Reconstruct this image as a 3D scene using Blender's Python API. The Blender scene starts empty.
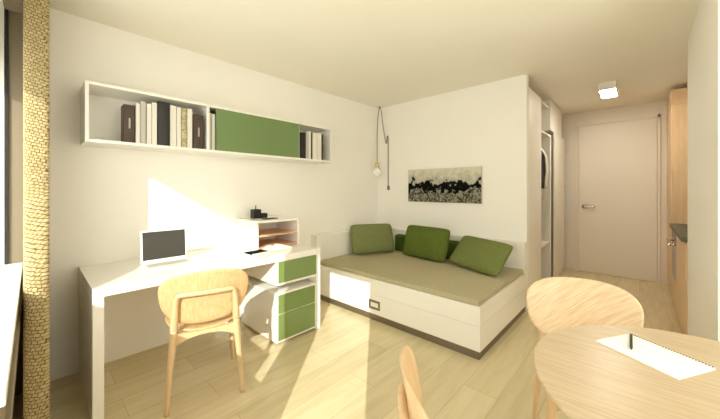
import bpy, bmesh, math, random
from mathutils import Vector, Matrix
random.seed(4)
C = bpy.context.scene.collection
S = bpy.context.scene

# ------------------------------------------------------------------ camera
cd = bpy.data.cameras.new('camera'); cam = bpy.data.objects.new('camera', cd); C.objects.link(cam)
cam.location = (0, 0, 1.30); cam.rotation_euler = (math.pi / 2, 0, 0.7461)
cd.sensor_width = 36; cd.lens = 302.56 / 720 * 36
cd.shift_y = -(209.5 - 189.25) / 720
cd.clip_start = 0.02
S.camera = cam
# ------------------------------------------------------------------ world, sun, daylight, exposure
S.view_settings.view_transform = 'Standard'; S.view_settings.look = 'None'
S.view_settings.gamma = 1; S.view_settings.use_curve_mapping = False
S.view_settings.exposure = 0.14
w = bpy.data.worlds.new('sky'); S.world = w; w.use_nodes = True
bg = w.node_tree.nodes['Background']
bg.inputs[0].default_value = (1.0, 0.99, 0.94, 1); bg.inputs[1].default_value = 3.9
sl = bpy.data.lights.new('sun', 'SUN'); sun = bpy.data.objects.new('sun', sl); C.objects.link(sun)
sl.energy = 5.6; sl.color = (1.0, 0.975, 0.90); sl.angle = math.radians(0.3)
sun.rotation_euler = Vector((-0.83, 1.0, -0.636)).to_track_quat('-Z', 'Y').to_euler()
sun.location = (2, -3, 4)
for nm, x0, x1, z0, z1 in (('window_daylight', -2.88, -0.80, 0.69, 1.98), ('door_daylight', -0.60, 0.166, 0.05, 1.98)):
    l = bpy.data.lights.new(nm, 'AREA'); o = bpy.data.objects.new(nm, l); C.objects.link(o)
    l.shape = 'RECTANGLE'; l.size = x1 - x0; l.size_y = z1 - z0; l.cycles.is_portal = True
    o.location = ((x0 + x1) / 2, -0.33, (z0 + z1) / 2); o.rotation_euler = (math.pi / 2, 0, 0)
S.cycles.max_bounces = 16; S.cycles.diffuse_bounces = 10; S.cycles.transparent_max_bounces = 12
S.cycles.caustics_reflective = False; S.cycles.caustics_refractive = False
S.cycles.use_denoising = True
S.cycles.sample_clamp_indirect = 12

# ------------------------------------------------------------------ materials
def mat(name, col, rough=0.5, metal=0.0, spec=0.5, emit=None, es=0.0):
    m = bpy.data.materials.new(name); m.use_nodes = True
    b = m.node_tree.nodes['Principled BSDF']
    b.inputs['Base Color'].default_value = (*col, 1); b.inputs['Roughness'].default_value = rough
    b.inputs['Metallic'].default_value = metal; b.inputs['Specular IOR Level'].default_value = spec
    if emit:
        b.inputs['Emission Color'].default_value = (*emit, 1); b.inputs['Emission Strength'].default_value = es
    return m
def noise_mat(name, c1, c2, scale=(1, 1, 1), rot=(0, 0, 0), nscale=8, rough=0.5, bump=0.0, detail=4, lo=.35, hi=.65, spec=.5):
    m = mat(name, c1, rough, spec=spec); nt = m.node_tree; N = nt.nodes; L = nt.links
    b = N['Principled BSDF']
    tc = N.new('ShaderNodeTexCoord'); mp = N.new('ShaderNodeMapping'); nz = N.new('ShaderNodeTexNoise'); cr = N.new('ShaderNodeValToRGB')
    if any(rot): mp.vector_type = 'TEXTURE'; scale = tuple(1 / q for q in scale)   # turn the grain, then stretch it
    mp.inputs['Rotation'].default_value = rot; mp.inputs['Scale'].default_value = scale
    nz.inputs['Scale'].default_value = nscale; nz.inputs['Detail'].default_value = detail
    cr.color_ramp.elements[0].position = lo; cr.color_ramp.elements[0].color = (*c1, 1)
    cr.color_ramp.elements[1].position = hi; cr.color_ramp.elements[1].color = (*c2, 1)
    L.new(tc.outputs['Object'], mp.inputs[0]); L.new(mp.outputs[0], nz.inputs['Vector'])
    L.new(nz.outputs[0], cr.inputs[0]); L.new(cr.outputs[0], b.inputs['Base Color'])
    if bump:
        bp = N.new('ShaderNodeBump'); bp.inputs['Strength'].default_value = bump; bp.inputs['Distance'].default_value = .002
        L.new(nz.outputs[0], bp.inputs['Height']); L.new(bp.outputs[0], b.inputs['Normal'])
    return m
WALL = noise_mat('plaster', (.87, .85, .80), (.88, .86, .81), nscale=3, rough=.9, spec=.2)
CEIL = mat('ceiling_paint', (.86, .83, .74), .9, spec=.2)
LACQ = mat('white_lacquer', (.84, .82, .76), .28)
LACQW = mat('wardrobe_lacquer', (.80, .77, .70), .4)
GREEN = mat('green_lacquer', (.185, .26, .085), .10)
GREENM = mat('green_matt_lacquer', (.155, .235, .085), .35)
STEEL = mat('brushed_steel', (.26, .22, .16), .4, .85)
CHROME = mat('chrome', (.75, .74, .7), .15, 1.0)
WOODV = noise_mat('beech_vertical_grain', (.68, .46, .245), (.56, .36, .17), (14, 14, .9), nscale=7, rough=.38)
WOODD = noise_mat('beech_diagonal_grain', (.70, .54, .35), (.56, .40, .235), (1.3, 3, 22), (0, math.radians(38), 0), nscale=7, rough=.4, lo=.38, hi=.68)
WOODS = noise_mat('beech_solid', (.68, .49, .28), (.60, .41, .22), (10, 10, 1), nscale=4, rough=.38)
WOODT = noise_mat('beech_tabletop', (.57, .455, .30), (.48, .365, .225), (1.2, 20, 20), nscale=5, rough=.34, lo=.38, hi=.66)
WOODK = noise_mat('kitchen_veneer', (.78, .56, .33), (.68, .47, .26), (6, 6, .6), nscale=4, rough=.4)
WOODP = noise_mat('shelf_veneer', (.70, .44, .26), (.62, .37, .21), (8, 1, 8), nscale=4, rough=.45)
MATT = noise_mat('khaki_cotton', (.46, .415, .27), (.42, .375, .24), nscale=60, rough=.95, spec=.1, bump=.15)
CG1 = noise_mat('olive_linen', (.165, .185, .07), (.205, .225, .09), (3, 3, 1), nscale=40, rough=.9, spec=.15, bump=.3)
CG2 = noise_mat('moss_linen', (.085, .115, .018), (.115, .15, .028), (2, 2, 2), nscale=30, rough=.9, spec=.15, bump=.3)
CG3 = noise_mat('leaf_linen', (.15, .18, .05), (.18, .21, .065), (2, 2, 2), nscale=40, rough=.9, spec=.15, bump=.3)
CG4 = mat('dark_green_cloth', (.06, .095, .014), .9, spec=.1)
BLACK = mat('black_plastic', (.012, .011, .010), .4)
BROWN = noise_mat('brown_board', (.05, .028, .018), (.07, .04, .027), nscale=30, rough=.5)
PAPER = mat('paper', (.92, .92, .90), .8)
WHITEB = mat('white_binder', (.72, .70, .62), .5)
GREYB = mat('grey_binder', (.48, .46, .40), .55)
PATB = noise_mat('speckled_cover', (.55, .47, .27), (.30, .26, .14), nscale=60, rough=.7, lo=.45, hi=.55)
FRAME = mat('taupe_frame', (.23, .185, .12), .45)
GASK = mat('black_gasket', (.015, .012, .01), .6)
SCREEN = mat('dark_screen', (.035, .032, .024), .5)
GOLD = mat('brass', (.75, .52, .2), .3, 1.0)
BULB = mat('opal_glass', (.95, .95, .93), .2)
CORD = mat('grey_cord', (.16, .15, .12), .7)
TUBE = mat('lit_tube', (1, 1, 1), .5, emit=(1.0, .93, .80), es=125)
YBOOK = mat('yellow_cover', (.62, .46, .16), .5)
DOORM = mat('door_paint', (.77, .71, .62), .5)
WTOP = noise_mat('worktop_stone', (.12, .105, .06), (.09, .078, .045), nscale=50, rough=.5)
OVEN = mat('oven_glass', (.03, .025, .02), .12)
CONC = mat('render_plaster_outside', (.80, .77, .70), .9)
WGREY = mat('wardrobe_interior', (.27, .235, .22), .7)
SHIRT = mat('white_cotton', (.74, .72, .68), .9)

def floor_material():
    m = mat('pale_plank_floor', (.5, .42, .27), .22); nt = m.node_tree; N = nt.nodes; L = nt.links; b = N['Principled BSDF']
    tc = N.new('ShaderNodeTexCoord'); mp = N.new('ShaderNodeMapping')
    mp.inputs['Rotation'].default_value = (0, 0, math.radians(-90)); mp.inputs['Location'].default_value = (.35, .0, 0)
    br = N.new('ShaderNodeTexBrick'); br.offset = .37; br.offset_frequency = 2
    br.inputs['Scale'].default_value = 1; br.inputs['Brick Width'].default_value = 1.15; br.inputs['Row Height'].default_value = .2145
    br.inputs['Mortar Size'].default_value = .0022; br.inputs['Mortar Smooth'].default_value = .3; br.inputs['Bias'].default_value = -.1
    br.inputs['Color1'].default_value = (.69, .60, .385, 1); br.inputs['Color2'].default_value = (.60, .51, .315, 1)
    br.inputs['Mortar'].default_value = (.51, .43, .25, 1)
    L.new(tc.outputs['Object'], mp.inputs[0]); L.new(mp.outputs[0], br.inputs[0])
    mp2 = N.new('ShaderNodeMapping'); mp2.inputs['Scale'].default_value = (7, .8, 1)
    nz = N.new('ShaderNodeTexNoise'); nz.inputs['Scale'].default_value = 2.6; nz.inputs['Detail'].default_value = 5; nz.inputs['Distortion'].default_value = .6
    L.new(tc.outputs['Object'], mp2.inputs[0]); L.new(mp2.outputs[0], nz.inputs['Vector'])
    cr = N.new('ShaderNodeValToRGB'); cr.color_ramp.elements[0].position = .3; cr.color_ramp.elements[0].color = (.90, .87, .81, 1)
    cr.color_ramp.elements[1].position = .6; cr.color_ramp.elements[1].color = (1, 1, 1, 1)
    L.new(nz.outputs[0], cr.inputs[0])
    mx = N.new('ShaderNodeMix'); mx.data_type = 'RGBA'; mx.blend_type = 'MULTIPLY'; mx.inputs[0].default_value = 1
    L.new(br.outputs[0], mx.inputs[6]); L.new(cr.outputs[0], mx.inputs[7]); L.new(mx.outputs[2], b.inputs['Base Color'])
    return m
FLOOR = floor_material()

def curtain_material():
    m = mat('woven_curtain', (.6, .48, .22), .85, spec=.15); nt = m.node_tree; N = nt.nodes; L = nt.links; b = N['Principled BSDF']
    tc = N.new('ShaderNodeTexCoord'); sp = N.new('ShaderNodeSeparateXYZ'); ad = N.new('ShaderNodeMath'); ad.operation = 'ADD'; cb = N.new('ShaderNodeCombineXYZ')
    L.new(tc.outputs['Object'], sp.inputs[0]); L.new(sp.outputs[0], ad.inputs[0]); L.new(sp.outputs[1], ad.inputs[1])
    L.new(ad.outputs[0], cb.inputs[0]); L.new(sp.outputs[2], cb.inputs[1])
    mp = N.new('ShaderNodeMapping'); mp.inputs['Rotation'].default_value = (0, 0, math.radians(12)); L.new(cb.outputs[0], mp.inputs[0])
    br = N.new('ShaderNodeTexBrick'); br.inputs['Scale'].default_value = 1; br.inputs['Brick Width'].default_value = .021; br.inputs['Row Height'].default_value = .016
    br.inputs['Mortar Size'].default_value = .0026; br.inputs['Mortar Smooth'].default_value = 1
    br.inputs['Color1'].default_value = (.50, .41, .22, 1); br.inputs['Color2'].default_value = (.42, .32, .155, 1); br.inputs['Mortar'].default_value = (.11, .075, .03, 1)
    nz = N.new('ShaderNodeTexNoise'); nz.inputs['Scale'].default_value = 38; L.new(tc.outputs['Object'], nz.inputs['Vector'])
    ws_ = N.new('ShaderNodeVectorMath'); ws_.operation = 'MULTIPLY_ADD'; ws_.inputs[1].default_value = (.018, .018, .018)
    L.new(nz.outputs['Color'], ws_.inputs[0]); L.new(mp.outputs[0], ws_.inputs[2])
    L.new(ws_.outputs[0], br.inputs[0]); L.new(br.outputs[0], b.inputs['Base Color'])
    bp = N.new('ShaderNodeBump'); bp.inputs['Strength'].default_value = .8; bp.inputs['Distance'].default_value = .004; bp.invert = True
    L.new(br.outputs['Fac'], bp.inputs['Height']); L.new(bp.outputs[0], b.inputs['Normal'])
    return m
CURT = curtain_material()

def glass_material():
    m = bpy.data.materials.new('window_glass'); m.use_nodes = True; nt = m.node_tree; N = nt.nodes; N.clear(); L = nt.links
    out = N.new('ShaderNodeOutputMaterial'); mx = N.new('ShaderNodeMixShader'); tr = N.new('ShaderNodeBsdfTransparent'); gl = N.new('ShaderNodeBsdfGlossy')
    gl.inputs['Roughness'].default_value = 0.02; tr.inputs[0].default_value = (.97, .98, .97, 1); mx.inputs[0].default_value = .06
    L.new(tr.outputs[0], mx.inputs[1]); L.new(gl.outputs[0], mx.inputs[2]); L.new(mx.outputs[0], out.inputs[0])
    return m
GLASS = glass_material()

def picture_material():   # grey sky over a mottled foreground, a dark horizontal band between them
    m = mat('black_and_white_print', (.3, .3, .3), .9, spec=.1); nt = m.node_tree; N = nt.nodes; L = nt.links; b = N['Principled BSDF']
    tc = N.new('ShaderNodeTexCoord'); sp = N.new('ShaderNodeSeparateXYZ'); L.new(tc.outputs['Object'], sp.inputs[0])
    n1 = N.new('ShaderNodeTexNoise'); n1.inputs['Scale'].default_value = 13; n1.inputs['Detail'].default_value = 3
    n2 = N.new('ShaderNodeTexNoise'); n2.inputs['Scale'].default_value = 45; n2.inputs['Detail'].default_value = 4
    L.new(tc.outputs['Object'], n1.inputs['Vector']); L.new(tc.outputs['Object'], n2.inputs['Vector'])
    # height of the band's skyline wobbles with noise
    mu = N.new('ShaderNodeMath'); mu.operation = 'MULTIPLY_ADD'; mu.inputs[1].default_value = -.34; L.new(n1.outputs[0], mu.inputs[0]); L.new(sp.outputs[2], mu.inputs[2])
    cr = N.new('ShaderNodeValToRGB'); e = cr.color_ramp.elements; cr.color_ramp.interpolation = 'LINEAR'
    ma = N.new('ShaderNodeMapRange'); ma.inputs[1].default_value = -.36; ma.inputs[2].default_value = .02; L.new(mu.outputs[0], ma.inputs[0]); L.new(ma.outputs[0], cr.inputs[0])
    e[0].position = 0; e[0].color = (.20, .19, .13, 1); e[1].position = 1; e[1].color = (.64, .62, .50, 1)
    for p, v in ((.30, .24), (.36, .004), (.585, .005), (.63, .40)):
        q = e.new(p); q.color = (v, v * .96, v * .78, 1)
    c2 = N.new('ShaderNodeValToRGB'); c2.color_ramp.elements[0].position = .42; c2.color_ramp.elements[0].color = (.25, .25, .25, 1)
    c2.color_ramp.elements[1].position = .58; c2.color_ramp.elements[1].color = (1.3, 1.3, 1.3, 1); L.new(n2.outputs[0], c2.inputs[0])
    lo = N.new('ShaderNodeMath'); lo.operation = 'LESS_THAN'; lo.inputs[1].default_value = -.02; L.new(sp.outputs[2], lo.inputs[0])
    mx = N.new('ShaderNodeMix'); mx.data_type = 'RGBA'; mx.blend_type = 'MULTIPLY'
    L.new(lo.outputs[0], mx.inputs[0]); L.new(cr.outputs[0], mx.inputs[6]); L.new(c2.outputs[0], mx.inputs[7]); L.new(mx.outputs[2], b.inputs['Base Color'])
    return m
PRINT = picture_material()

# ------------------------------------------------------------------ helpers
def new_bm(): return bmesh.new()
def box(bm, x0, x1, y0, y1, z0, z1, bev=0.0, seg=2):
    x0, x1 = sorted((x0, x1)); y0, y1 = sorted((y0, y1)); z0, z1 = sorted((z0, z1))
    r = bmesh.ops.create_cube(bm, size=1.0)
    vs = r['verts']
    for v in vs:
        v.co.x = x0 if v.co.x < 0 else x1; v.co.y = y0 if v.co.y < 0 else y1; v.co.z = z0 if v.co.z < 0 else z1
    if bev:
        es = list({e for v in vs for e in v.link_edges})
        bmesh.ops.bevel(bm, geom=es, offset=bev, segments=seg, affect='EDGES', profile=.5)
    return bm
def B(*a, **k): return box(new_bm(), *a, **k)
def obj(name, bm, m, parent=None, smooth=False, loc=None):
    me = bpy.data.meshes.new(name)
    bmesh.ops.recalc_face_normals(bm, faces=bm.faces)
    if smooth:
        for f in bm.faces: f.smooth = True
    bm.to_mesh(me); bm.free()
    me.materials.append(m)
    o = bpy.data.objects.new(name, me); C.objects.link(o)
    if parent is not None: o.parent = parent
    if loc is not None: o.location = loc
    return o
def offs(bm, v):
    bmesh.ops.translate(bm, verts=bm.verts, vec=v); return bm
def tag(o, label, cat, group=None):
    o['label'] = label; o['category'] = cat
    if group: o['group'] = group
    return o
def thing(name, label, cat, loc=(0, 0, 0), rz=0, group=None):
    o = bpy.data.objects.new(name, None); C.objects.link(o); o.empty_display_size = .1
    o.location = loc; o.rotation_euler = (0, 0, rz)
    return tag(o, label, cat, group)
def struct(name, bm, m, parent=None, **k):
    o = obj(name, bm, m, parent, **k)
    if parent is None: o['kind'] = 'structure'
    return o
def tube(bm, pts, rad, n=12, cap=True, squash=None):
    """sweep a circle of radius rad (number or list) along pts"""
    pts = [Vector(p) for p in pts]
    if not isinstance(rad, (list, tuple)): rad = [rad] * len(pts)
    rings = []; up = None
    for i, p in enumerate(pts):
        t = (pts[min(i + 1, len(pts) - 1)] - pts[max(i - 1, 0)]).normalized()
        if up is None:
            up = Vector((0, 1, 0)) if abs(t.y) < .9 else Vector((1, 0, 0))
        a = (up - t * up.dot(t)).normalized(); b = t.cross(a); up = a
        sq = squash or 1
        rings.append([bm.verts.new(p + (a * math.cos(2 * math.pi * k / n) + b * math.sin(2 * math.pi * k / n) * sq) * rad[i]) for k in range(n)])
    for r0, r1 in zip(rings, rings[1:]):
        for k in range(n): bm.faces.new((r0[k], r0[(k + 1) % n], r1[(k + 1) % n], r1[k]))
    if cap: bm.faces.new(rings[0]); bm.faces.new(rings[-1])
    return bm
def smooth_pts(P, n=6):
    """Catmull-Rom through control points"""
    P = [Vector(p) for p in P]; out = []
    Q = [P[0] * 2 - P[1]] + P + [P[-1] * 2 - P[-2]]
    for i in range(1, len(Q) - 2):
        for k in range(n):
            t = k / n; a, b, c, d = Q[i - 1], Q[i], Q[i + 1], Q[i + 2]
            out.append(.5 * ((2 * b) + (c - a) * t + (2 * a - 5 * b + 4 * c - d) * t * t + (3 * b - a - 3 * c + d) * t ** 3))
    out.append(P[-1]); return out
def lathe(bm, prof, n=32, c=(0, 0)):
    rings = []
    for r, z in prof:
        if r < 1e-6: rings.append([bm.verts.new((c[0], c[1], z))])
        else: rings.append([bm.verts.new((c[0] + r * math.cos(2 * math.pi * k / n), c[1] + r * math.sin(2 * math.pi * k / n), z)) for k in range(n)])
    for a, b in zip(rings, rings[1:]):
        for k in range(n):
            if len(a) == 1 and len(b) == 1: break
            if len(a) == 1: bm.faces.new((a[0], b[k], b[(k + 1) % n]))
            elif len(b) == 1: bm.faces.new((a[k], a[(k + 1) % n], b[0]))
            else: bm.faces.new((a[k], a[(k + 1) % n], b[(k + 1) % n], b[k]))
    return bm
def shell(bm, fn, hw, hh, th, p=2.4, nr=10, na=64):
    """thick superelliptic plate; fn(u, v) -> (point, normal), |u|<=hw, |v|<=hh"""
    front, back = [], []
    def sup(a):
        ca, sa = math.cos(a), math.sin(a)
        return math.copysign(abs(ca) ** (2 / p), ca), math.copysign(abs(sa) ** (2 / p), sa)
    for side, lst in ((1, front), (-1, back)):
        for j in range(nr + 1):
            r = j / nr; ring = []
            rr = r
            hth = th / 2 if j < nr else th / 2 * .35
            if j == 0:
                q, nn = fn(0, 0); lst.append([bm.verts.new(q + nn * side * th / 2)]); continue
            if j == nr - 1: rr = 1 - .006 / min(hw, hh)
            for k in range(na):
                a = 2 * math.pi * k / na; su, sv = sup(a)
                q, nn = fn(su * hw * rr, sv * hh * rr); ring.append(bm.verts.new(q + nn * side * hth))
            lst.append(ring)
    for lst in (front, back):
        for a, b in zip(lst, lst[1:]):
            for k in range(na):
                if len(a) == 1: bm.faces.new((a[0], b[k], b[(k + 1) % na]))
                else: bm.faces.new((a[k], a[(k + 1) % na], b[(k + 1) % na], b[k]))
    a, b = front[-1], back[-1]
    for k in range(na): bm.faces.new((a[k], b[k], b[(k + 1) % na], a[(k + 1) % na]))
    return bm
def prism_y(bm, poly, y0, y1):
    """poly of (x, z) extruded along y"""
    a = [bm.verts.new((x, y0, z)) for x, z in poly]; b = [bm.verts.new((x, y1, z)) for x, z in poly]
    bm.faces.new(a); bm.faces.new(b[::-1]); n = len(poly)
    for k in range(n): bm.faces.new((a[k], b[k], b[(k + 1) % n], a[(k + 1) % n]))
    return bm

# ------------------------------------------------------------------ the room
XL, YB, XE, XK, YF, ZC = -2.93, 3.575, -0.885, 0.292, 5.925, 2.528
XR, YW = 1.10, -0.12
struct('floor', B(XL - .12, XR + .12, YW - .18, YF + .12, -.12, 0), FLOOR)
struct('ceiling', B(XL - .12, XR + .12, YW - .18, YF + .12, ZC, ZC + .12), CEIL)
struct('wall_left', B(XL - .12, XL, YW - 1.6, YF + .12, 0, ZC), WALL)
struct('wall_back', B(XL, XE, YB, YB + .08, 0, ZC), WALL)
struct('wall_wardrobe', B(-1.56, -1.50, YB + .08, YF, 0, ZC), WALL)
struct('wall_far', B(-1.50, XR, YF, YF + .12, 0, ZC), DOORM)
struct('wall_right', B(XK, XK + .62, 2.36, 3.69, 0, ZC), WALL)
struct('wall_kitchen', B(XK + .62, XK + .72, 3.69, YF, 0, ZC), WALL)
bm = new_bm()                                              # side wall, opened for an added fill-light window with a sheer blind
box(bm, XR, XR + .12, YW - .18, .10, 0, ZC); box(bm, XR, XR + .12, 2.25, 2.48, 0, ZC); box(bm, XR, XR + .12, .10, 2.25, 0, .30); box(bm, XR, XR + .12, .10, 2.25, 2.2, ZC)
struct('wall_side', bm, WALL)
bm = new_bm()
box(bm, XR + .03, XR + .09, .10, .15, .30, 2.2); box(bm, XR + .03, XR + .09, 2.20, 2.25, .30, 2.2); box(bm, XR + .03, XR + .09, .15, 2.20, .30, .35); box(bm, XR + .03, XR + .09, .15, 2.20, 2.15, 2.2)
wf = struct('window_fill', bm, FRAME)  # unseen window, added to let in soft fill from the right
obj('glass', B(XR + .055, XR + .061, .15, 2.20, .35, 2.15), GLASS, wf)
def sheer_material():
    m = bpy.data.materials.new('sheer_fabric'); m.use_nodes = True; nt = m.node_tree; N = nt.nodes; N.clear(); L = nt.links
    out = N.new('ShaderNodeOutputMaterial'); mx = N.new('ShaderNodeMixShader'); tr = N.new('ShaderNodeBsdfTranslucent'); df = N.new('ShaderNodeBsdfDiffuse')
    tr.inputs[0].default_value = (.9, .88, .82, 1); df.inputs[0].default_value = (.85, .83, .77, 1); mx.inputs[0].default_value = .18
    L.new(tr.outputs[0], mx.inputs[1]); L.new(df.outputs[0], mx.inputs[2]); L.new(mx.outputs[0], out.inputs[0]); return m
bm = new_bm(); vs = [bm.verts.new((XR + .015, y, z)) for y, z in ((.10, .30), (2.25, .30), (2.25, 2.2), (.10, 2.2))]; bm.faces.new(vs)
sb = obj('fill_blind', bm, sheer_material()); tag(sb, 'sheer white blind added with the side window to diffuse fill light', 'blind')
bm = new_bm(); box(bm, XK + .62, XR + .12, 2.36, 2.48, 0, ZC)
struct('wall_return', bm, WALL)
bm = new_bm()                                              # wall with the window and the balcony door
box(bm, XL, XR, YW - .18, YW, 2.46, ZC); box(bm, XL, -.754, YW - .18, YW, 0, .64)
box(bm, -.754, -.60, YW - .18, YW, 0, 2.46); box(bm, .166, XR, YW - .18, YW, 0, 2.01)
struct('wall_window', bm, WALL)
def glazed(name, x0, x1, z0, z1, post=.05, mull=()):
    bm = new_bm(); ya, yb = YW, -.04
    box(bm, x0, x0 + post, ya, yb, z0, z1, .003); box(bm, x1 - post, x1, ya, yb, z0, z1, .003)
    box(bm, x0 + post, x1 - post, ya, yb, z1 - post, z1, .003); box(bm, x0 + post, x1 - post, ya, yb, z0, z0 + post, .003)
    f = struct(name, bm, FRAME)
    bm = new_bm(); g = .012; a, b = x0 + post, x1 - post
    box(bm, a, a + g, ya + .001, ya + .018, z0 + post, z1 - post); box(bm, b - g, b, ya + .001, ya + .018, z0 + post, z1 - post)
    obj('gasket', bm, GASK, f)
    obj('glass', B(a + g, b - g, ya + .006, ya + .012, z0 + post, z1 - post), GLASS, f)
    return f
glazed('window_1', XL, -.754, .64, 2.46)
struct('trim_1', B(XL, XL + .05, YW, -.04, 0, .64), FRAME)
glazed('door_2', -.72, .20, 0.0, 2.46)
struct('trim_sun_cutoff', B(XL, XR, YW - .22, YW - .18, 2.03, 2.75), CONC)  # unseen panel added outside to cut off the sun above the window
struct('balcony_floor', B(XL, 1.4, YW - 1.7, YW - .18, -.12, -.02), CONC)

# entrance door on the far wall
dj = struct('door_1', B(-.711, .178, YF - .018, YF, .004, 2.30, .003), DOORM)
bm = new_bm()
for a, b, c_, d_ in ((-.745, -.715, 0, 2.34), (.182, .212, 0, 2.34)): box(bm, a, b, YF - .026, YF, c_, d_, .002)
box(bm, -.745, .212, YF - .026, YF, 2.304, 2.34, .002)
struct('trim_2', bm, DOORM)
bm = new_bm(); lathe(bm, [(0, 0), (.034, 0), (.034, .010), (0, .010)], 20)
bmesh.ops.rotate(bm, verts=bm.verts, matrix=Matrix.Rotation(math.pi / 2, 3, 'X')); offs(bm, (-.635, YF - .018, 1.03))
tube(bm, smooth_pts([(-.635, YF - .02, 1.03), (-.635, YF - .06, 1.03), (-.615, YF - .07, 1.03), (-.50, YF - .07, 1.03)], 4), .012, 10)
h = obj('door_handle', bm, CHROME, dj, True); h['label'] = 'chrome lever handle'

# baseboards in the corridor and along the left wall under the desk
struct('baseboard_far', B(-.88, -.745, YF - .012, YF, 0, .05), DOORM)

# ------------------------------------------------------------------ sill shelf and curtain by the window
t = thing('sill_shelf', 'white shelf board running along the window in the lower left corner', 'shelf')
obj('board', B(XL + .001, -1.05, YW, -.041, .81, .836, .003), LACQ, t)
obj('sun_blocker', B(XL + .052, -1.05, YW + .02, -.050, .62, .81, .001), FRAME, t)  # added panel, stops sun slipping in under the board

def curtain():
    bm = new_bm(); n = 180; x0, x1 = -2.91, -2.46; pts = []
    for i in range(n + 1):
        u = i / n; x = x0 + (x1 - x0) * u; y = .018 + .046 * math.sin(u * 2 * math.pi * 5.25 - .3)
        pts.append(Vector((x, y, 0)))
    # last fold turned so that its flat face looks into the room
    end = [(-2.455, .062), (-2.448, .048), (-2.446, .02), (-2.448, -.01), (-2.456, -.030), (-2.475, -.034)]
    pts += [Vector((a, b, 0)) for a, b in smooth_pts_2d([(pts[-1].x, pts[-1].y)] + end)[1:]]
    zs = [.012 + (ZC - .03 - .012) * k / 36 for k in range(37)]
    rows = []
    for z in zs:
        t_ = max(0.0, min(1.0, (1.30 - z) / .42)); t_ = t_ * t_ * (3 - 2 * t_) * .25 + t_ * .75     # lower half widened so that its shadow falls across the desk
        k_ = (-2.07 - XL) * t_ / (-2.446 - XL) + (1 - t_); row = []
        for p in pts:
            x = XL + (p.x - XL) * k_
            row.append(bm.verts.new((x + .003 * math.sin(z * 3 + p.x * 30), p.y * (1 - .15 * t_), z)))
        rows.append(row)
    for a, b in zip(rows, rows[1:]):
        for k in range(len(pts) - 1): bm.faces.new((a[k], a[k + 1], b[k + 1], b[k]))
    o = obj('curtain', bm, CURT, None, True)
    sm = o.modifiers.new('thickness', 'SOLIDIFY'); sm.thickness = .004; sm.offset = 0
    tag(o, 'coarse woven golden beige curtain gathered at the window by the left wall', 'curtain')
    bmr = new_bm(); tube(bmr, [(XL + .02, .018, ZC - .012), (.9, .018, ZC - .012)], .01, 8)
    tag(obj('curtain_rail', bmr, LACQ, None, True), 'slim white curtain rail under the ceiling above the window', 'rail')
def smooth_pts_2d(P):
    return [(q.x, q.y) for q in smooth_pts([(a, b, 0) for a, b in P], 4)]
curtain()

# ------------------------------------------------------------------ wall shelf with binders
SX, SY0, SY1, SZ0, SZ1 = -2.63, .229, 2.366, 1.61, 2.007; T = .020
ws = thing('wall_shelf', 'long white wall shelf with a green sliding door above the desk', 'shelf', (XL, SY0, SZ0))
def rel(bm, t): return offs(bm, -Vector(t.location))
bm = new_bm()
box(bm, XL, SX, SY0, SY1, SZ0, SZ0 + T, .0015); box(bm, XL, SX, SY0, SY1, SZ1 - T, SZ1, .0015)
box(bm, XL, SX, SY0, SY0 + T, SZ0 + T, SZ1 - T, .0015); box(bm, XL, SX, SY1 - T, SY1, SZ0 + T, SZ1 - T, .0015)
box(bm, XL, XL + .012, SY0 + T, SY1 - T, SZ0 + T, SZ1 - T)
obj('carcass', rel(bm, ws), LACQ, ws)
obj('divider', rel(B(XL + .012, SX - .004, .980, 1.002, SZ0 + T, SZ1 - T, .001), ws), LACQ, ws)
obj('divider', rel(B(XL + .012, SX - .024, 1.905, 1.925, SZ0 + T, SZ1 - T, .001), ws), LACQ, ws)
d = obj('sliding_door', rel(B(SX - .018, SX - .002, 1.057, 1.903, SZ0 + T + .001, SZ1 - T - .001, .001), ws), GREENM, ws); d['label'] = 'green sliding door'
def binder(name, y0, y1, ztop, depth, m, label, cat, set_back=.01, round_=False, group='books and binders on the wall shelf'):
    xb = SX - set_back; z0 = SZ0 + T; w_ = y1 - y0
    b0 = thing(name, label, cat, (xb - depth / 2, (y0 + y1) / 2, z0), 0, group)
    hd, hw_, h_ = depth / 2, w_ / 2 - .0008, ztop - z0
    bm = new_bm()
    c = min(.0025, w_ * .15)
    box(bm, -hd, hd, -hw_, -hw_ + c, 0, h_, 0); box(bm, -hd, hd, hw_ - c, hw_, 0, h_, 0)
    # spine, slightly rounded
    prof = [(hd - .002 + (.006 if round_ else .002) * math.cos(a), math.sin(a) * hw_) for a in [(-90 + 180 * k / 8) * math.pi / 180 for k in range(9)]]
    a_ = [bm.verts.new((x, y, 0)) for x, y in prof] + [bm.verts.new((hd - .006, hw_, 0)), bm.verts.new((hd - .006, -hw_, 0))]
    b_ = [bm.verts.new((v.co.x, v.co.y, h_)) for v in a_]
    bm.faces.new(a_); bm.faces.new(b_[::-1]); n = len(a_)
    for k in range(n): bm.faces.new((a_[k], b_[k], b_[(k + 1) % n], a_[(k + 1) % n]))
    obj('cover', bm, m, b0)
    obj('pages', B(-hd + .006, hd - .007, -hw_ + c, hw_ - c, .003, h_ - .006), PAPER, b0)
    return b0
def boxfile(y0, y1, ztop, depth, label):
    z0 = SZ0 + T; b0 = thing('box_file', label, 'box file', (SX - .012 - depth / 2, (y0 + y1) / 2, z0), 0, 'books and binders on the wall shelf')
    obj('body', B(-depth / 2, depth / 2, -(y1 - y0) / 2, (y1 - y0) / 2, 0, ztop - z0, .006), BROWN, b0)
    bm = new_bm(); tube(bm, [(depth / 2 - .001, 0, .10), (depth / 2 + .004, 0, .11), (depth / 2 + .004, 0, .16), (depth / 2 - .001, 0, .17)], .006, 8)
    q = obj('label_holder', bm, GREYB, b0, True); q['label'] = 'narrow grey pull on the spine'
boxfile(.430, .497, 1.897, .10, 'dark brown box file standing leftmost in the wall shelf')
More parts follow.
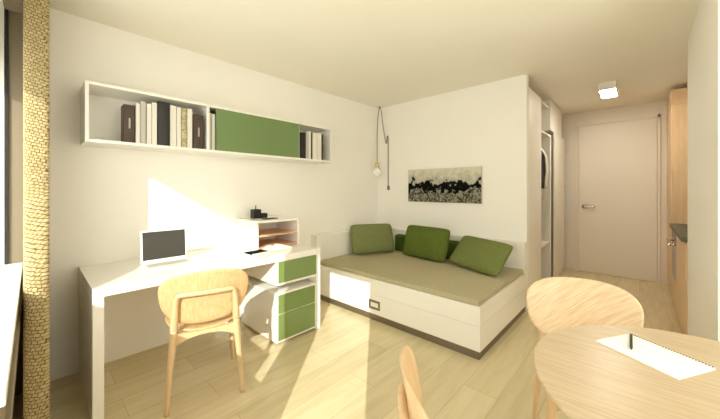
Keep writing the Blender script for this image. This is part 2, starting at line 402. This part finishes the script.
binder('binder', .499, .524, 1.915, .22, WHITEB, 'thin white binder right beside the leftmost dark brown box file', 'binder')
binder('binder', .526, .561, 1.935, .20, GREYB, 'light grey binder between thin white binders left of the black one', 'binder', round_=True)
binder('binder', .564, .595, 1.925, .22, WHITEB, 'white binder just right of the light grey one', 'binder')
binder('binder', .596, .629, 1.942, .23, WHITEB, 'white binder touching the left side of the black binder', 'binder')
binder('binder', .631, .711, 1.957, .25, BLACK, 'wide black binder, tallest in the left half of the wall shelf', 'binder', .004, True)
binder('binder', .713, .757, 1.945, .22, WHITEB, 'broad white binder touching the right side of the black binder', 'binder')
binder('binder', .759, .790, 1.940, .20, WHITEB, 'white binder just left of the speckled beige book', 'binder')
binder('book', .792, .832, 1.938, .21, PATB, 'speckled beige book between white binders in the wall shelf', 'book')
binder('binder', .834, .871, 1.942, .22, WHITEB, 'white binder just left of the smaller dark brown box file', 'binder')
boxfile(.880, .958, 1.910, .10, 'reddish dark brown box file against the shelf divider')
binder('binder', 1.006, 1.030, 1.942, .2, GREYB, 'grey binder right of the divider, partly behind the green door', 'binder', .03)
binder('binder', 1.031, 1.056, 1.940, .2, WHITEB, 'pale binder against the left edge of the green door', 'binder', .03)
binder('binder', 1.930, 1.996, 1.905, .2, BLACK, 'black binder against the right edge of the green sliding door', 'binder', .012)
binder('binder', 1.998, 2.030, 1.925, .2, GREYB, 'light grey binder beside the black one at the right end', 'binder')
binder('binder', 2.031, 2.066, 1.932, .2, WHITEB, 'white binder in the right compartment, left of the thin brown book', 'binder')
binder('book', 2.068, 2.086, 1.920, .19, BROWN, 'thin dark brown book between white binders at the right end', 'book')
binder('binder', 2.088, 2.150, 1.926, .21, WHITEB, 'broad white binder right of the thin dark brown book', 'binder')
binder('binder', 2.152, 2.214, 1.926, .21, WHITEB, 'broad white binder left of the last book in the shelf', 'binder')
binder('book', 2.216, 2.240, 1.922, .19, BROWN, 'thin brown book, last one at the right end of the wall shelf', 'book')

# ------------------------------------------------------------------ desk
DX, DY0, DY1, DZ = -2.20, .222, 1.831, .748
dk = thing('desk', 'long white desk with panel ends along the left wall', 'desk', (XL, DY0, 0))
obj('desktop', rel(B(XL + .002, DX, DY0, DY1, DZ - .05, DZ, .002), dk), LACQ, dk)
obj('side_panel', rel(B(XL + .002, DX, DY0, DY0 + .05, 0, DZ - .05, .002), dk), LACQ, dk)
obj('side_panel', rel(B(XL + .002, DX, DY1 - .045, DY1, 0, DZ - .05, .002), dk), LACQ, dk)
PY0, PY1, PX0 = 1.366, 1.778, -2.832
dr = obj('drawer', rel(B(PX0, DX + .0, PY0, PY1 + .006, .498, DZ - .05, .002), dk), LACQ, dk)
q = obj('drawer_front', rel(B(DX, DX + .006, PY0 + .016, PY1, .518, DZ - .052, .001), dk), GREEN, dr); q['label'] = 'green gloss drawer front'
pd = thing('drawer_pedestal', 'white drawer pedestal with green fronts under the right end of the desk', 'drawer unit', (PX0, PY0, 0))
obj('body', rel(B(PX0, DX, PY0, PY1, .022, .433, .002), pd), LACQ, pd)
for a, b in ((.262, .418), (.040, .256)):
    q = obj('drawer', rel(B(DX, DX + .006, PY0 + .016, PY1 - .014, a, b, .001), pd), GREEN, pd); q['label'] = 'green gloss drawer front'
for x in (PX0 + .05, DX - .05):
    for y in (PY0 + .05, PY1 - .05):
        bm = new_bm(); tube(bm, [(x - .01, y, .0115), (x + .01, y, .0115)], .0115, 14); obj('castor', rel(bm, pd), BLACK, pd)

# laptop
lp = thing('laptop', 'white laptop with a dark screen open on the desk', 'laptop', (-2.50, .672, DZ), math.radians(0))
hwid = .150
bm = B(-.105, .115, -hwid, hwid, .002, .014, .005); base = obj('base', bm, LACQ, lp)
obj('keyboard', B(-.075, .03, -.13, .13, .0142, .0155, .0004), GREYB, base)
obj('touchpad', B(.045, .095, -.04, .04, .0142, .0148, .0002), WHITEB, base)
sc_ = bpy.data.objects.new('lid', None)
bm = B(-.004, .004, -hwid, hwid, 0, .238, .003)
lid = obj('screen', bm, LACQ, lp, loc=(-.105, 0, .014)); lid.rotation_euler = (0, math.radians(-6), 0)
obj('display', B(.0042, .005, -hwid + .012, hwid - .012, .024, .226), SCREEN, lid)
bpy.data.objects.remove(sc_)

# desk organiser
OX, OY0, OY1, OZ1 = -2.525, 1.362, 1.830, 1.012
og = thing('desk_organizer', 'open white organizer box with wooden shelves on the desk', 'organizer', (XL, OY0, DZ))
bm = new_bm(); k = .022
box(bm, XL + .002, OX, OY0, OY1, OZ1 - k, OZ1, .0015); box(bm, XL + .002, OX, OY0, OY0 + k, DZ + .001, OZ1 - k, .0015)
box(bm, XL + .002, OX, OY1 - k, OY1, DZ + .001, OZ1 - k, .0015); box(bm, XL + .002, XL + .012, OY0 + k, OY1 - k, DZ + .001, OZ1 - k)
obj('carcass', rel(bm, og), LACQ, og)
for z in (.862, .752):
    q = obj('shelf', rel(B(XL + .012, OX - .006, OY0 + k, OY1 - k, z, z + .016, .001), og), WOODP, og); q['label'] = 'pinkish wooden shelf'
# things on the organiser
ph = thing('pencil_holder', 'black square pencil holder on top of the desk organizer', 'pencil holder', (-2.80, 1.505, OZ1))
bm = new_bm(); a = .037
for (x0, x1, y0, y1) in ((-a, a, -a, -a + .004), (-a, a, a - .004, a), (-a, -a + .004, -a, a), (a - .004, a, -a, a)): box(bm, x0, x1, y0, y1, 0, .088)
box(bm, -a, a, -a, a, 0, .004)
obj('cup', bm, BLACK, ph)
bm = new_bm(); tube(bm, [(0, 0, 0), (.001, .004, .115), (.0015, .0045, .128)], [.004, .004, .0012], 8)
pn = obj('pen', bm, BLACK, None, True, loc=(-2.80, 1.500, OZ1 + .005)); tag(pn, 'dark pen standing up in the black pencil holder', 'pen')
bm = B(-.03, .03, -.032, .032, 0, .045, .003); box(bm, -.026, .026, -.028, .028, .045, .047)
tag(obj('note_box', bm, BLACK, loc=(-2.80, 1.585, OZ1)), 'low black note box right beside the pencil holder', 'box')
ph2 = thing('smartphone', 'flat dark phone lying on the front of the organizer top', 'phone', (-2.64, 1.565, OZ1), math.radians(8))
obj('body', B(-.035, .035, -.07, .07, 0, .008, .003), BLACK, ph2); obj('display', B(-.031, .031, -.06, .06, .008, .0085), SCREEN, ph2)
# things on the desk
nb = thing('notebook', 'closed black notebook lying on the desk in front of the organizer', 'notebook', (-2.455, 1.325, DZ), math.radians(4))
obj('cover', B(-.062, .062, -.082, .082, 0, .008, .0015), mat('black_cloth_cover', (.006, .005, .004), .8, spec=.05), nb); obj('pages', B(-.059, .0625, -.079, .079, .002, .006), PAPER, nb)
bm = new_bm(); tube(bm, [(0, -.07, .004), (0, .05, .004), (0, .068, .004)], [.0035, .0035, .001], 8)
tag(obj('pen', bm, GREYB, None, True, loc=(-2.50, 1.185, DZ)), 'slim light pen lying left of the black notebook on the desk', 'pen')
bk = thing('open_book', 'open book with white pages and yellow cover on the desk', 'book', (-2.43, 1.515, DZ), math.radians(5))
obj('cover', B(-.075, .085, -.105, .105, 0, .012, .002), YBOOK, bk)
bm = new_bm(); nn = 24; prof = []
for i in range(nn + 1):
    u = -1 + 2 * i / nn; prof.append((u * .098, .013 + .026 * (1 - abs(abs(u) - .45) ** 1.5 * 1.7) * (0.45 if abs(u) < .04 else 1)))
top = [[bm.verts.new((x, y, z)) for y, z in prof] for x in (-.070, .078)]; bot = [[bm.verts.new((x, y, .0121)) for y, z in prof] for x in (-.070, .078)]
for k in range(nn):
    bm.faces.new((top[0][k], top[0][k + 1], top[1][k + 1], top[1][k])); bm.faces.new((bot[0][k], bot[1][k], bot[1][k + 1], bot[0][k + 1]))
    for s_ in (0, 1): bm.faces.new((bot[s_][k], bot[s_][k + 1], top[s_][k + 1], top[s_][k]))
for e_ in (0, nn): bm.faces.new((bot[0][e_], bot[1][e_], top[1][e_], top[0][e_]))
obj('pages', bm, PAPER, bk)

# ------------------------------------------------------------------ chairs
def back_fn(u, v):
    def P(u, v):
        flare = 1 + .10 * v / .16
        x = u * flare
        return Vector((x, -.255 + 1.0 * x * x - .22 * v - .6 * v * v * 0, .652 + v))
    e = 1e-3; q = P(u, v); du = P(u + e, v) - q; dv = P(u, v + e) - q
    return q, dv.cross(du).normalized()
def seat_fn(u, v):
    def P(u, v): return Vector((u * (1 + .12 * v / .22), v + .005, .452 + .35 * u * u - .012 - .25 * max(0, v - .12) ** 2 * 4 + .12 * min(0, v + .08) ** 2))
    e = 1e-3; q = P(u, v); du = P(u + e, v) - q; dv = P(u, v + e) - q
    return q, du.cross(dv).normalized()
def chair(label, loc, rz, shell_mat, seat_mat=None, grp=None):
    t = thing('plywood_chair', label, 'chair', loc, rz, grp)
    obj('backrest', shell(new_bm(), back_fn, .246, .166, .012, 2.7, 14, 96), shell_mat, t, True)
    obj('seat', shell(new_bm(), seat_fn, .222, .215, .012, 2.6, 12, 80), seat_mat or WOODV, t, True)
    for s in (-1, 1):
        bm = new_bm(); P = smooth_pts([(s * .207, -.245, 0), (s * .193, -.225, .2), (s * .175, -.207, .40), (s * .172, -.210, .47)], 5)
        tube(bm, P, [.0145 + .0115 * min(1, q.z / .4) for q in P], 14, squash=.8); obj('leg', bm, WOODS, t, True)
        bm = new_bm(); P = smooth_pts([(s * .207, .20, 0), (s * .195, .187, .2), (s * .180, .170, .37), (s * .178, .168, .432)], 5)
        tube(bm, P, [.0145 + .0115 * min(1, q.z / .4) for q in P], 14, squash=.8); obj('leg', bm, WOODS, t, True)
        bm = new_bm(); tube(bm, [(s * .176, -.20, .412), (s * .178, .0, .404), (s * .179, .165, .405)], [.016, .014, .017], 12, squash=1.2); obj('side_rail', bm, WOODS, t, True)
    bm = new_bm()
    P = [(-.172, -.210, .465), (-.166, -.233, .56), (-.160, -.250, .635), (-.152, -.262, .672), (-.135, -.270, .684), (-.08, -.281, .686), (0, -.287, .687),
         (.08, -.281, .686), (.135, -.270, .684), (.152, -.262, .672), (.160, -.250, .635), (.166, -.233, .56), (.172, -.210, .465)]
    P = smooth_pts(P, 5); tube(bm, P, [.0225 - .0085 * max(0, min(1, (q.z - .47) / .2)) for q in P], 14)
    obj('back_frame', bm, WOODS, t, True)
    bm = new_bm(); n = 16; up = []; dn = []
    for i in range(n + 1):
        x = -.168 + .336 * i / n; u = x / .168
        up.append((x, .445 - .006 * (1 - u * u))); dn.append((x, .372 + .045 * (1 - abs(u) ** 2.4)))
    prism_y(bm, up + dn[::-1], -.222, -.196); obj('cross_rail', bm, WOODS, t)
    bm = new_bm(); prism_y(bm, up + dn[::-1], .158, .180); bmesh.ops.translate(bm, verts=bm.verts, vec=(0, 0, -.02)); obj('cross_rail', bm, WOODS, t)
    return t
def facing(fx, fy): return math.atan2(-fx, fy)
chair('beech plywood chair with vertical grain pulled up to the desk', (-2.165, .789, 0), facing(-.956, .294), WOODV)
chair('beech plywood chair behind the round table, backrest with diagonal grain', (-.160, 1.735, 0), facing(.31, -.95), WOODD, WOODT)
chair('beech plywood chair left of the round table, cut off by the bottom edge', (-.25, .87, 0), facing(.70, .71), WOODS)

# ------------------------------------------------------------------ round table
TX, TY, TR, TZ = .20, 1.24, .474, .742
tb = thing('round_table', 'round beech table in the lower right corner', 'table', (TX, TY, 0))
obj('tabletop', lathe(new_bm(), [(0, TZ - .024), (TR - .03, TZ - .024), (TR - .006, TZ - .014), (TR, TZ - .006), (TR - .001, TZ - .002), (TR - .004, TZ), (0, TZ)], 96), WOODT, tb, False)
obj('pedestal', lathe(new_bm(), [(0, .02), (.05, .02), (.032, .06), (.032, TZ - .06), (.10, TZ - .024), (0, TZ - .024)], 32), STEEL, tb, True)
obj('foot_plate', lathe(new_bm(), [(0, 0), (.22, 0), (.22, .008), (.05, .022), (0, .022)], 48), STEEL, tb, True)
npd = thing('notepad', 'blank white spiral notepad lying on the round table', 'notepad', (.0275, 1.416, TZ), math.atan2(-.117, .1985))
obj('pages', B(-.117, .117, -.088, .086, 0, .006, .0008), PAPER, npd)
for i in range(30):
    x = -.112 + .224 * i / 29; bm = new_bm()
    P = [(x, .084 + .0035 * math.cos(a_), .0045 + .0038 * math.sin(a_)) for a_ in [2 * math.pi * j / 10 for j in range(9)]]
    tube(bm, P, .0009, 6); obj('spiral_ring', bm, BLACK, npd, True)
bm = new_bm(); tube(bm, [(0, 0, 0), (0, .004, 0), (0, .128, 0), (0, .137, 0), (0, .146, 0)], [.003, .0042, .0042, .002, .0006], 10)
pen = obj('pen', bm, BLACK, None, True, loc=(-.024, 1.533, TZ + .0106)); pen.rotation_euler = (0, 0, math.pi + .02)
tag(pen, 'black pen lying across the white notepad', 'pen')

# ------------------------------------------------------------------ daybed
BX1, BY0, MZ = -.885, 2.292, .452
bd = thing('daybed', 'white corner daybed with khaki mattress along the back wall', 'bed', (XL, BY0, 0))
obj('plinth', rel(B(XL + .002, BX1 - .012, BY0 + .012, YB - .004, 0, .066), bd), STEEL, bd)
bm = new_bm()
box(bm, XL + .002, BX1 - .016, BY0 + .016, YB - .002, .066, .405)
box(bm, BX1 - .016, BX1, BY0, YB - .002, .066, .2565, .0015); box(bm, BX1 - .016, BX1, BY0, YB - .002, .258, .408, .0015)
box(bm, XL + .002, BX1 - .016, BY0, BY0 + .016, .258, .408, .0015)
obj('base', rel(bm, bd), LACQ, bd)
dd = obj('drawer', rel(B(XL + .002, BX1 - .016, BY0, BY0 + .016, .066, .2565, .0015), bd), LACQ, bd)
bm = new_bm(); hx, hz, hw2, hh2, tt = -1.925, .158, .070, .044, .021
box(bm, hx - hw2, hx + hw2, BY0 - .004, BY0, hz - hh2, hz - hh2 + tt); box(bm, hx - hw2, hx + hw2, BY0 - .004, BY0, hz + hh2 - tt, hz + hh2)
box(bm, hx - hw2, hx - hw2 + tt, BY0 - .004, BY0, hz - hh2 + tt, hz + hh2 - tt); box(bm, hx + hw2 - tt, hx + hw2, BY0 - .004, BY0, hz - hh2 + tt, hz + hh2 - tt)
q = obj('handle_frame', rel(bm, bd), STEEL, dd); q['label'] = 'grey metal recessed pull'
obj('mattress', rel(B(XL + .122, BX1 - .012, BY0 + .004, YB - .062, .409, MZ, .008, seg=3), bd), MATT, bd)
obj('headboard', rel(B(XL + .002, XL + .12, BY0, YB - .062, .408, .748, .002), bd), LACQ, bd)
obj('headboard', rel(B(XL + .002, BX1, YB - .06, YB - .002, .408, .735, .002), bd), LACQ, bd)

def cushion(name, label, m, pbl, pbr, up, h, th=.066, cat='cushion', p=2.6, grp=None):
    pbl, pbr, up = Vector(pbl), Vector(pbr), Vector(up).normalized()
    X = (pbr - pbl); wdt = X.length; X.normalize(); Z = (up - X * up.dot(X)).normalized(); Y = Z.cross(X)
    n = 28; bm = new_bm(); g = {}
    for s in (1, -1):
        for i in range(n + 1):
            for j in range(n + 1):
                u, v = -1 + 2 * i / n, -1 + 2 * j / n
                edge = i in (0, n) or j in (0, n)
                if s == -1 and edge: g[(s, i, j)] = g[(1, i, j)]; continue
                k = max(0, (1 - abs(u) ** p)) ** .55 * max(0, (1 - abs(v) ** p)) ** .55
                px = u * wdt / 2 * (1 - .05 * v ** 8)
                pz = h / 2 + v * h / 2 * (1 - .07 * u ** 8)
                wr = .004 * math.sin(7 * u + 3 * v) * k
                g[(s, i, j)] = bm.verts.new((px, -s * (th * k + wr * s), pz))
    for s in (1, -1):
        for i in range(n):
            for j in range(n):
                bm.faces.new([g[(s, i, j)], g[(s, i + 1, j)], g[(s, i + 1, j + 1)], g[(s, i, j + 1)]])
    o = obj(name, bm, m, None, True)
    M = Matrix((X, Y, Z)).transposed().to_4x4(); M.translation = (pbl + pbr) / 2
    o.matrix_world = M
    tag(o, label, cat, grp)
    # piping along the seam is a part
    bm = new_bm(); P = []
    for i in range(n): P.append((-1 + 2 * i / n, -1))
    for j in range(n): P.append((1, -1 + 2 * j / n))
    for i in range(n): P.append((1 - 2 * i / n, 1))
    for j in range(n): P.append((-1, 1 - 2 * j / n))
    P.append(P[0])
    tube(bm, [(u * wdt / 2 * (1 - .05 * v ** 8), 0, h / 2 + v * h / 2 * (1 - .07 * u ** 8)) for u, v in P], .003, 6)
    obj('piping', bm, m, o, True)
    return o
cushion('cushion', 'light olive green cushion at the left end of the daybed', CG1, (-2.675, 2.755, MZ + .018), (-2.39, 3.27, MZ + .018), (-.877 * .36, .48 * .36, 1), .385)
cushion('cushion', 'dark moss green cushion in the middle of the daybed', CG2, (-2.245, 3.22, MZ + .015), (-1.62, 3.17, MZ + .01), (.0, .33, 1), .39)
cushion('cushion', 'green cushion at the right end of the daybed, leaning back furthest', CG3, (-1.585, 3.17, MZ + .04), (-.99, 2.98, MZ + .015), (.28, .85, 1), .375, .065)
tag(obj('back_bolster', B(-2.50, -1.25, YB - .175, YB - .063, MZ + .001, .675, .03, seg=4), CG4, None, True), 'long dark green back bolster behind the cushions on the daybed', 'bolster')

# ------------------------------------------------------------------ picture on the back wall
pc = thing('canvas_picture', 'wide black and white canvas picture on the wall above the daybed', 'picture', (-1.858, YB - .015, 1.349))
obj('canvas', B(-.506, .506, -.013, .013, -.218, .218, .002), GREYB, pc)
obj('print', B(-.504, .504, -.0145, -.0131, -.216, .216), PRINT, pc)

# ------------------------------------------------------------------ pendant lamp in the corner
pl = thing('pendant_lamp', 'bare opal bulb pendant hanging on a looped grey cord in the corner', 'lamp', (-2.86, 3.47, 1.55))
bm = new_bm()
W = [(-2.86, 3.47, 1.60), (-2.862, 3.47, 1.9), (-2.858, 3.47, 2.2), (-2.845, 3.485, 2.45), (-2.83, 3.50, 2.508), (-2.815, 3.51, 2.45), (-2.80, 3.53, 2.25), (-2.785, 3.56, 2.06), (-2.772, 3.565, 1.985),
     (-2.76, 3.565, 1.995), (-2.75, 3.565, 2.06), (-2.74, 3.565, 2.09), (-2.732, 3.565, 2.05), (-2.73, 3.565, 1.9), (-2.73, 3.565, 1.6), (-2.728, 3.565, 1.34)]
tube(bm, smooth_pts(W, 6), .0055, 8); offs(bm, -pl.location); obj('cord', bm, CORD, pl, True)
bm = lathe(new_bm(), [(0, .062), (.018, .062), (.026, .10), (.03, .125), (.022, .14), (0, .14)], 24); obj('socket', bm, GOLD, pl, True)
bm = lathe(new_bm(), [(.0001, -.068)] + [(.066 * math.sin(a), -.066 * math.cos(a)) for a in [math.pi * k / 16 for k in range(1, 15)]] + [(.022, .075), (0, .075)], 32); obj('bulb', bm, BULB, pl, True)
bm = new_bm(); tube(bm, [(-2.84, 3.485, ZC), (-2.835, 3.492, ZC - .02)], .009, 8); offs(bm, -pl.location); obj('ceiling_hook', bm, STEEL, pl, True)
bm = B(-.02, .02, -.012, 0, -.03, .03, .003); offs(bm, (-2.728, YB, 1.32)); offs(bm, -pl.location); obj('wall_plug', bm, CORD, pl)

# ------------------------------------------------------------------ wardrobe run in the corridor
WX = -.885
wd = thing('wardrobe', 'tall built-in wardrobe with one open bay at the corridor', 'wardrobe', (-1.49, 3.67, 0))
obj('side_panel', rel(B(-1.49, WX - .02, 3.665, 3.685, 0, 2.42, .001), wd), LACQW, wd)
obj('door', rel(B(WX - .02, WX, 3.665, 4.235, .01, 2.42, .006, seg=3), wd), LACQW, wd)
obj('plinth', rel(B(-1.49, WX - .03, 3.69, 5.90, 0, .06), wd), LACQW, wd)
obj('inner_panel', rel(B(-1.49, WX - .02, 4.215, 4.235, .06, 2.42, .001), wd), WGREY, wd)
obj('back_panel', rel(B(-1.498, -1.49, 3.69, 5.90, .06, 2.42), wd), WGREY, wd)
obj('shelf', rel(B(-1.488, WX - .004, 4.237, 4.742, 2.01, 2.032, .001), wd), LACQW, wd)
obj('shelf', rel(B(-1.488, WX - .004, 4.237, 4.742, .575, .597, .001), wd), LACQW, wd)
obj('shelf', rel(B(-1.488, WX - .004, 4.237, 4.742, .061, .08, .001), wd), LACQW, wd)
obj('inner_panel', rel(B(-1.488, WX, 4.744, 4.792, .0, 2.032, .001), wd), LACQW, wd)
bm = new_bm(); tube(bm, [(-1.19, 4.237, 1.92), (-1.19, 4.742, 1.92)], .011, 12); obj('clothes_rail', rel(bm, wd), CHROME, wd, True)
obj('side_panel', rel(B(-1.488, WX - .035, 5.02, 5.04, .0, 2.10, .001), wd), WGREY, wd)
dd = obj('door', rel(B(WX - .02, WX, 5.02, 5.78, .01, 2.10, .002), wd), LACQW, wd)
for z in (.8, 1.35): obj('hinge', rel(B(WX, WX + .012, 5.765, 5.775, z - .03, z + .03, .002), wd), CHROME, dd)
obj('top_cabinet', rel(B(-1.488, WX - .01, 4.80, 5.62, 2.11, ZC - .002, .001), wd), LACQW, wd)
obj('top_panel', rel(B(-1.488, WX - .022, 3.69, 4.79, 2.40, 2.42), wd), LACQW, wd)

def garment(name, label, m, x, y, zt, zb, hang_z, hw=.22, th=.03):
    t = thing(name, label, 'clothes', (x, y, hang_z))
    bm = new_bm(); tube(bm, smooth_pts([(.0, 0, zt - hang_z + .01), (0, 0, -.02), (.012, 0, .006), (0, 0, .018), (-.014, 0, .008)], 5), .002, 6); obj('hanger', bm, CHROME, t, True)
    bm = new_bm(); rows = []; n = 14
    zz = [0, -.02, -.06, -.12, -.3, -.5, (zb - zt)]
    ww = [.05, .12, .19, hw, hw * .96, hw, hw * 1.03]
    tt = [.02, .035, .045, th * 1.3, th, th * 1.1, th * 1.15]
    for z_, w_, t_ in zip(zz, ww, tt):
        rows.append([bm.verts.new((w_ * math.cos(a), t_ * math.sin(a) * (1 + .15 * math.sin(5 * a)), zt - hang_z + z_)) for a in [2 * math.pi * k / n for k in range(n)]])
    for a, b in zip(rows, rows[1:]):
        for k in range(n): bm.faces.new((a[k], a[(k + 1) % n], b[(k + 1) % n], b[k]))
    bm.faces.new(rows[0]); bm.faces.new(rows[-1][::-1])
    obj('body', bm, m, t, True)
    for s in (-1, 1):
        bm = new_bm(); tube(bm, smooth_pts([(s * .17, 0, zt - hang_z - .05), (s * .225, .005, zt - hang_z - .16), (s * .235, .008, zt - hang_z - .35), (s * .225, .01, zt - hang_z - .55)], 4), [.04] * 5 + [.036] * 4 + [.03] * 4, 10)
        obj('sleeve', bm, m, t, True)
garment('jacket', 'black jacket hanging in the open wardrobe bay', BLACK, -1.13, 4.33, 1.86, 1.15, 1.932)
garment('shirt', 'white shirt hanging in the open wardrobe bay', SHIRT, -1.13, 4.46, 1.86, 1.18, 1.932)

# ------------------------------------------------------------------ ceiling light in the corridor
cl = thing('ceiling_light', 'white rectangular ceiling light with three lit strips', 'lamp', (-.275, 4.70, ZC))
bm = new_bm(); box(bm, -.08, .08, -.23, .23, -.075, 0, .002)
obj('housing', bm, LACQ, cl)
for y in (-.13, .015, .16): obj('light_strip', B(-.072, .072, y - .036, y + .036, -.079, -.0755, .001), TUBE, cl)

# glowing globe added for fill light, out of view above the camera
gl_ = thing('fill_globe', 'added opal globe for fill light, hanging out of view near the window', 'lamp', (-.15, .75, 2.16))
OPAL = mat('fill_globe_glow', (.9, .88, .8), .4, emit=(1.0, .93, .80), es=4.5)
obj('globe', lathe(new_bm(), [(.0001, -.20)] + [(.2 * math.sin(a), -.2 * math.cos(a)) for a in [math.pi * k / 20 for k in range(1, 19)]] + [(.03, .199), (0, .199)], 40), OPAL, gl_, True)
bm = new_bm(); tube(bm, [(0, 0, .199), (0, 0, ZC - 2.16)], .006, 8); obj('cord', bm, CORD, gl_, True)
obj('canopy', lathe(new_bm(), [(0, ZC - 2.18), (.05, ZC - 2.18), (.05, ZC - 2.1601), (0, ZC - 2.1601)], 24), CHROME, gl_, True)

# ------------------------------------------------------------------ kitchen
tc_ = thing('tall_cabinet', 'tall wood veneer kitchen cabinet beside the entrance door', 'cabinet', (.28, 5.10, 0))
X0 = .275; X1 = XK + .60
obj('body', rel(B(X0 + .02, X1, 5.10, YF - .002, .0, 2.47, .001), tc_), WOODK, tc_)
obj('door', rel(B(X0, X0 + .019, 5.101, YF - .004, 1.52, 2.285, .0015), tc_), WOODK, tc_)
obj('door', rel(B(X0, X0 + .019, 5.101, YF - .004, 2.29, 2.468, .0015), tc_), WOODK, tc_)
obj('door', rel(B(X0, X0 + .019, 5.101, YF - .004, .06, 1.515, .0015), tc_), WOODK, tc_)
bm = new_bm(); box(bm, X0 + .02, X1, 5.094, 5.0995, 1.504, 2.284, .001); box(bm, X0 + .02, X1, 5.094, 5.0995, 2.292, 2.468, .001); box(bm, X0 + .02, X1, 5.094, 5.0995, .90, 1.498, .001)
obj('end_panel', rel(bm, tc_), WOODK, tc_)
bc = thing('base_cabinet', 'low wood veneer kitchen cabinet below the dark worktop', 'cabinet', (.28, 3.70, 0))
obj('body', rel(B(X0 + .03, X1, 3.70, 5.09, .0, .858), bc), WOODK, bc)
obj('door', rel(B(X0 + .005, X0 + .029, 3.70, 4.30, .03, .85, .0015), bc), WOODK, bc)
obj('door', rel(B(X0 + .005, X0 + .029, 4.303, 4.55, .03, .85, .0015), bc), WOODK, bc)
obj('drawer', rel(B(X0 + .005, X0 + .029, 4.553, 5.09, .03, .30, .0015), bc), WOODK, bc)
ov = thing('oven', 'built-in oven with dark glass door and chrome bar handle', 'oven', (.28, 4.553, .31))
obj('front', B(.0, .022, 0, .53, 0, .54, .002), OVEN, ov)
q = obj('control_panel', B(-.004, .0, 0, .53, .43, .54, .001), STEEL, ov)
bm = new_bm(); tube(bm, [(-.045, .04, .40), (-.045, .49, .40)], .010, 10)
for y in (.06, .47): tube(bm, [(-.045, y, .40), (.002, y, .40)], .006, 8)
obj('handle', bm, CHROME, ov, True)
tag(obj('worktop', B(X0 - .018, X1, 3.70, 5.092, .859, .90, .002), WTOP), 'dark olive kitchen worktop seen edge-on beside the tall cabinet', 'worktop')
